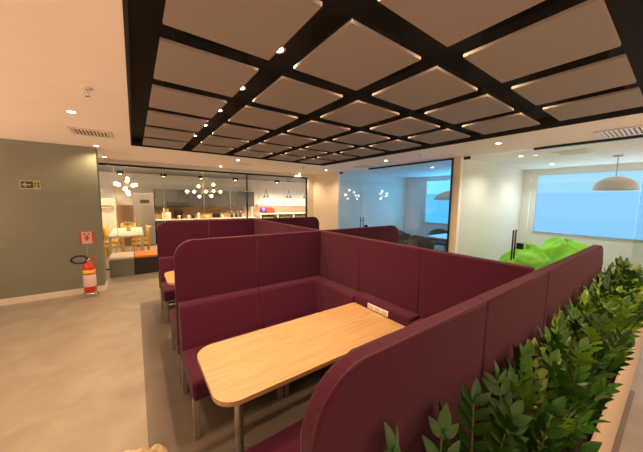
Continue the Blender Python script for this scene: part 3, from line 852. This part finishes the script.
# bar with cubbies
BX0, BX1, BYF, BZ = 4.50, 7.9, 10.9, 1.06
br = thing('bar_unit', 'white bar unit with open cubbies at the right end of the kitchen', 'shelving', (BX0, BYF, 0))
LB = BX1 - BX0
MB().box(-.02, LB, -.02, .50, BZ - .05, BZ, .003, 1).build('top', 'counter', br)
MB().box(0, LB, .46, .49, .05, BZ - .051).build('back_panel', 'panel_wood', br)
nb = 4
for k in range(nb + 1):
    x = k * (LB - .06) / nb
    MB().box(x, x + .06, 0, .459, 0, BZ - .051).build('upright', 'cab_white', br)
MB().box(.06, LB - .06, .012, .455, .52, .55).build('shelf', 'cab_white', br)
for k in range(nb):
    x0 = k * (LB - .06) / nb + .06; x1 = (k + 1) * (LB - .06) / nb
    for q in range(1):
        g = thing('storage_bin', 'sage green bin in the white bar unit, %s cubby from the left' % ORD[k], 'bin', (BX0 + (x0 + x1) / 2, BYF + .22, .5505), 0, 'sage green bins in the bar unit')
        MB().box(-.27, .27, -.15, .15, 0, .36, .01).build('body', 'bin_green', g)
        MB().box(-.06, .06, -.156, -.149, .24, .28).build('handle_slot', 'slot', g)
bag = thing('shopping_bag', 'bright red paper bag on the left of the white bar top', 'bag', (5.02, 11.08, BZ))
MB().prism([(-.20, 0), (.24, 0), (.17, .24), (-.20, .26)], 'y', -.10, .10, .006, 1).build('bag_body', 'red_bag', bag)
m = MB()
for y in (-.07, .07): m.tube([(-.09, y, .25), (-.07, y, .31), (0, y, .33), (.06, y, .31), (.08, y, .25)], .006, 6)
m.build('handles', 'red_bag', bag)
ba = thing('gift_balloon', 'round purple foil balloon with white marks beside the red bag', 'balloon', (4.66, 11.02, BZ))
MB().sphere((0, 0, .15), .15, 18, 12, (1, .6, 1)).build('body', 'purple', ba)
MB().tube([(-.06, -.088, .19), (0, -.094, .21), (.05, -.09, .17), (0, -.094, .13), (.03, -.09, .09)], .012, 6).build('white_mark', 'plastic', ba)
MB().tube([(0, 0, .004), (0, 0, .01)], .05, 12).build('foot', 'plastic', ba)
# small things on the worktop
def topthing(name, label, cat, x, y, group=None, z=.905): return thing(name, label, cat, (x, y, z), 0, group)
s = topthing('bottle_crate', 'cream box on the worktop nearest the refrigerator', 'box', .95, 11.2)
MB().box(-.15, .15, -.10, .10, 0, .25, .004, 1).build('body', 'offwhite', s)
MB().box(-.13, .13, -.08, .08, .25, .258).build('lid', 'offwhite', s)
for x, lab in ((.89, 'left frosted bottle standing on the cream box'), (1.02, 'right frosted bottle standing on the cream box')):
    s = topthing('bottle', lab, 'bottle', x, 11.2, 'frosted bottles on the cream box', .905 + .258)
    MB().lathe([(0, 0), (.038, 0), (.04, .02), (.04, .12), (.016, .16), (.016, .19), (0, .19)], n=16).build('body', 'bottle_white', s)
    MB().lathe([(0, .19), (.018, .19), (.018, .215), (0, .215)], n=12).build('cap', 'rubber', s)
s = topthing('coffee_machine', 'black coffee machine on the worktop right of the cream box', 'coffee machine', 1.36, 11.2)
MB().box(-.12, .12, -.02, .16, 0, .32, .01).build('body', 'appliance', s); MB().box(-.12, .12, -.16, -.021, .23, .32, .01).build('brew_head', 'appliance', s)
MB().box(-.12, .12, -.16, -.021, 0, .03, .004).build('drip_tray', 'chrome', s); MB().lathe([(0, 0), (.05, 0), (.06, .10), (.052, .10), (.045, .01), (0, .01)], 0, -.09, 16, .031).build('jug', 'bottle_white', s)
for k, (x, mt, hh, lab) in enumerate(((1.70, 'bottle_white', .12, 'pale jar on the worktop just right of the coffee machine'), (1.86, 'appliance', .13, 'dark jar on the worktop between two pale jars'), (2.05, 'bottle_white', .2, 'tallest pale jar on the worktop left of the yellow basket'), (2.95, 'bottle_white', .1, 'low pale jar on the worktop right of the black toaster'))):
    s = topthing('jar', lab, 'jar', x, 11.2, 'jars on the worktop')
    MB().lathe([(0, 0), (.05, 0), (.055, .02), (.055, hh), (.04, hh + .02), (0, hh + .02)], n=16).build('body', mt, s)
    MB().lathe([(0, hh + .02), (.045, hh + .02), (.045, hh + .045), (0, hh + .045)], n=16).build('lid', 'chrome', s)
s = topthing('fruit_basket', 'low yellow basket on the worktop below the chandelier', 'basket', 2.33, 11.2)
MB().lathe([(0, 0), (.10, 0), (.16, .11), (.15, .11), (.09, .012), (0, .012)], n=20).build('bowl', 'label_yellow', s)
for k, (x, y) in enumerate(((-.05, 0), (.05, .03), (.02, -.05))): MB().sphere((x, y, .072), .042, 10, 8).build('fruit', 'orange', s)
s = topthing('toaster', 'black toaster on the worktop right of the yellow basket', 'toaster', 2.72, 11.2)
MB().box(-.15, .15, -.09, .09, .01, .19, .03, 3).build('body', 'appliance', s); MB().box(-.11, .11, -.02, .02, .191, .194).build('slots', 'slot', s); MB().box(.151, .165, -.02, .02, .12, .14).build('lever', 'chrome', s)
for k, x in enumerate((3.35, 3.55, 3.72)):
    s = topthing('canister', 'grey canister on the worktop near the dark mullion, %s from the left' % ORD[k], 'canister', x, 11.2, 'grey canisters on the worktop')
    MB().lathe([(0, 0), (.06, 0), (.06, .24), (0, .24)], n=16).build('body', 'cab_grey', s)
    MB().lathe([(0, .24), (.062, .24), (.062, .27), (.012, .275), (.012, .295), (0, .295)], n=16).build('lid', 'chrome', s)
s = topthing('kitchen_tap', 'curved chrome kitchen tap at the right end of the worktop', 'tap', 4.0, 11.3)
MB().tube([(0, 0, 0), (0, 0, .30), (0, -.04, .36), (0, -.11, .37), (0, -.16, .33), (0, -.165, .27)], .013, 10).build('spout', 'chrome', s); MB().lathe([(0, 0), (.03, 0), (.03, .02), (0, .02)], n=14).build('base', 'chrome', s); MB().tube([(.012, 0, .08), (.08, 0, .11)], .007, 8).build('lever', 'chrome', s)

# chandeliers
def chandelier(cx, cy, cz, pts, label, bulb, r, kit):
    s = thing('chandelier', label, 'chandelier', (cx, cy, CZ), 0, 'brass globe chandeliers in the kitchen')
    MB().lathe([(0, -.03), (.05, -.028), (.06, -.002), (0, -.002)], n=20).build('canopy', 'brass', s)
    MB().tube([(0, 0, -.028), (0, 0, cz - CZ)], .010, 8).build('rod', 'brass', s)
    MB().sphere((0, 0, cz - CZ), .045, 14, 10).build('hub', 'brass', s)
    for (x, y, z) in pts:
        p = Vector((x, y, z + cz - CZ)); h = Vector((0, 0, cz - CZ))
        d = (p - h).normalized()
        MB().tube([h + d * .04, p - d * (r * .9)], .008, 8).build('arm', 'brass', s)
        if kit == 'globe': g = MB().sphere(p, r, 16, 12).build('globe', bulb, s)
        else: g = MB().tube([p - d * .07, p - d * .05, p + d * .06, p + d * .075], r, 12, True, [r * .6, r, r, r * .5]).build('shade', bulb, s)
    return s
chandelier(-.16, 9.15, 1.98, [(-.19, -.08, .07), (.03, .05, .20), (.19, .0, .06), (.04, .1, -.16), (-.02, -.2, -.05)], 'brass chandelier with four lit bulbs over the white kitchen table', 'bulb', .042, 'shade')
chandelier(1.84, 9.2, 1.90, [(-.46, .05, .0), (-.27, -.06, .0), (-.11, .10, .18), (-.13, -.1, -.15), (.28, .1, -.13), (.32, -.05, .25), (.36, .12, .04), (.55, .0, .02), (.05, -.2, .01)], 'wide brass chandelier with many lit globes in front of the grey wall cabinets', 'globe', .042, 'globe')
# black pendants over the bar
def pendant(x, y, label):
    s = thing('pendant_lamp', label, 'pendant lamp', (x, y, CZ), 0, 'black double pendants over the bar')
    MB().lathe([(0, -.025), (.045, -.025), (.05, 0), (0, 0)], n=16).build('canopy', 'black_metal', s)
    MB().tube([(0, 0, -.02), (0, 0, -.42)], .004, 6).build('cord', 'plastic', s)
    for dx in (-.085, .085):
        MB().tube([(0, 0, -.42), (dx, 0, -.72)], .009, 6).build('drop', 'black_metal', s)
        MB().lathe([(0, -.70), (.02, -.70), (.03, -.735), (.065, -.80), (.058, -.80), (.02, -.735), (0, -.73)], dx, 0, 16).build('shade', 'black_metal', s)
        MB().sphere((dx, 0, -.785), .025, 10, 8).build('bulb', 'bulb', s)
for x, lab in ((4.85, 'black double pendant lamp over the left end of the bar, above the red bag'), (6.0, 'black double pendant lamp over the middle of the bar'), (6.95, 'black double pendant lamp at the right end of the bar')):
    pendant(x, 11.05, lab)
# black ceiling spot boxes
for k, (x, y) in enumerate(((-.33, 10.9), (.9, 10.95), (2.15, 10.95), (3.45, 10.95), (5.35, 10.95))):
    s = thing('surface_spot', 'small black box spotlight on the kitchen ceiling, %s from the left' % ORD[k], 'ceiling light', (x, y, CZ), 0, 'black box spotlights on the kitchen ceiling')
    MB().box(-.09, .09, -.07, .07, -.10, -.001, .004, 1).build('housing', 'black_metal', s)
    MB().lathe([(0, -.103), (.045, -.103), (.045, -.101), (0, -.101)], n=16).build('lens', 'lamp', s)
    spot_lamp('surface_spot_beam', (x, y, CZ - .13), 30, (1, .7, .42), 110)

# ------------------------------------------------------------------ meeting rooms
def dome(x, y, zb, r, h, label):
    s = thing('dome_pendant', label, 'pendant lamp', (x, y, CZ), 0, 'white dome pendant lamps in the meeting rooms')
    prof = [(r * math.cos(a), h * math.sin(a)) for a in [k * PI / 2 / 12 for k in range(12)]] + [(.02, h)]
    inner = [(max(.015, (r - .012) * math.cos(a)), (h - .012) * math.sin(a)) for a in [k * PI / 2 / 12 for k in range(12)]][::-1]
    MB().lathe(prof + [(.015, h - .012)] + inner + [prof[0]], n=36, cz=zb - CZ).build('shade', 'lampshade', s)
    MB().tube([(0, 0, zb + h - CZ - .012), (0, 0, -.02)], .006, 8).build('cord', 'steel', s)
    MB().lathe([(0, -.03), (.06, -.03), (.065, -.001), (0, -.001)], n=20).build('canopy', 'lampshade', s)
    MB().sphere((0, 0, zb - CZ + h * .45), .05, 12, 10).build('bulb', 'plastic', s)
dome(7.0, .775, 1.94, .285, .24, 'large white dome pendant in front of the bean bag room window')
dome(7.0, 3.62, 1.73, .52, .27, 'white dome pendant over the table in the blue-lit meeting room')

def bean_bag(cx, cy, rx, ry, h, label, seed, tilt):
    rg = random.Random(seed)
    s = thing('bean_bag', label, 'bean bag', (cx, cy, 0), 0, 'lime green bean bags')
    g = MB(); r = bmesh.ops.create_uvsphere(g.bm, u_segments=64, v_segments=44, radius=1)
    for v in r['verts']:
        x, y, z = v.co; u = (z + 1) / 2; a = math.atan2(y, x)
        wdt = (1 - .34 * max(0, u - .25) ** 1.1)
        fold = 1 + .055 * math.sin(7 * a + 5 * u + seed) * u + .03 * math.sin(13 * a - 9 * u)
        dent = .06 * math.sin(3 * a + seed) * u
        v.co = Vector((x * rx * wdt * fold + tilt[0] * u * u, y * ry * wdt * fold + tilt[1] * u * u, h * (u ** .62) * (1 - dent)))
        if v.co.z < .03: v.co.z = .002
    for v in r['verts']:
        q = Vector((v.co.x * 2.6 + seed, v.co.y * 2.6, v.co.z * 3.4))
        ridge = 1 - abs(noise.noise(q)) * 2
        ridge2 = 1 - abs(noise.noise(q * 2.3 + Vector((5, 1, 2)))) * 2
        if v.co.z > .03:
            d = Vector((v.co.x, v.co.y, v.co.z * .6)).normalized()
            v.co += d * (.055 * ridge + .022 * ridge2 - .035)
    for f in g.bm.faces: f.smooth = True
    g.build('cover', 'lime', s)
    MB().tube([(tilt[0] - .02, tilt[1] - .06, h * .985), (tilt[0] - .02, tilt[1] - .03, h + .04), (tilt[0] - .02, tilt[1] + .03, h + .04), (tilt[0] - .02, tilt[1] + .06, h * .985)], .012, 6).build('handle_loop', 'lime', s)
bean_bag(6.0, 1.72, .39, .40, .86, 'lime green bean bag nearer the glass door handles', 3, (.05, -.02))
bean_bag(6.9, 1.28, .44, .50, .95, 'lime green bean bag behind the other, nearer the window', 8, (.0, .08))

mt = thing('meeting_table', 'wood topped table in the blue-lit meeting room', 'table', (7.0, 3.5, 0))
MB().prism(rrect(-.55, .55, -.62, .62, .12, 6, (1, 1, 1, 1)), 'z', .71, .745, .003, 1).build('tabletop', 'oak', mt)
MB().tube([(0, 0, .02), (0, 0, .709)], .04, 16).build('leg', 'black_metal', mt)
MB().lathe([(0, 0), (.30, 0), (.30, .012), (.05, .03), (0, .03)], n=28).build('base_plate', 'black_metal', mt)
def armchair(label, loc, rz):
    s = thing('tub_chair', label, 'chair', loc, rz, 'dark tub chairs in the meeting room')
    MB().box(-.25, .25, -.27, .20, .38, .47, .03, 3).build('seat', 'charcoal', s)
    m = MB(); n = 16; ro, ri = [], []
    pts = []
    for k in range(n + 1):
        a = -.15 * PI + 1.3 * PI * k / n
        hh = .66 + .18 * max(0, math.sin(a)) ** 1.2
        pts.append((a, hh))
    rows = []
    for a, hh in pts:
        rows.append([m.bm.verts.new((rr * math.cos(a), rr * .9 * math.sin(a) - .02, z)) for rr, z in ((.30, .36), (.335, hh - .02), (.32, hh), (.29, hh - .02), (.262, .38))])
    for k in range(n):
        for i in range(5):
            q = m.bm.faces.new((rows[k][i], rows[k][(i + 1) % 5], rows[k + 1][(i + 1) % 5], rows[k + 1][i])); q.smooth = True
    m.bm.faces.new(rows[0]); m.bm.faces.new(rows[-1][::-1])
    m.build('backrest', 'charcoal', s)
    for sx in (-1, 1):
        for sy in (-1, 1):
            MB().tube([(sx * .19, sy * .17 - .03, .38), (sx * .24, sy * .22 - .03, 0)], .014, 8).build('leg', 'black_metal', s)
    return s
c1 = armchair('dark tub chair at the window side of the meeting room table', (7.62, 4.38, 0), -PI / 2 + .4)
again(c1, (6.05, 3.95, 0), 'dark tub chair with its back to the meeting room glass', PI / 2 + .2)
again(c1, (6.75, 5.05, 0), 'dark tub chair at the far left of the meeting room, beside the screen end', .35)

# ------------------------------------------------------------------ crumpled paper on the floor
m = MB(); rg = random.Random(21)
N = 16; grid = []
for i in range(N + 1):
    row = []
    for j in range(N + 1):
        u, v_ = i / N * 2 - 1, j / N * 2 - 1
        e_ = max(0, 1 - max(abs(u), abs(v_)) ** 3)
        z = .012 + e_ * (.05 + .075 * abs(math.sin(3.1 * u + 2.2 * v_) * math.cos(2.3 * u - 3.7 * v_))) + rg.uniform(0, .012)
        row.append(m.bm.verts.new((u * .19 * (1 + .12 * math.sin(4 * v_)), v_ * .15 * (1 + .12 * math.cos(5 * u)), z)))
    grid.append(row)
for i in range(N):
    for j in range(N): m.bm.faces.new((grid[i][j], grid[i + 1][j], grid[i + 1][j + 1], grid[i][j + 1]))
bmesh.ops.solidify(m.bm, geom=m.bm.faces[:], thickness=.003)
zmin = min(v.co.z for v in m.bm.verts)
for v in m.bm.verts: v.co.z -= zmin
o = m.build('crumpled_paper', 'kraft', None, (-.11, 1.83, 0.0005))
tag(o, 'crumpled kraft paper on the floor at the bottom edge near the front bench', 'paper')
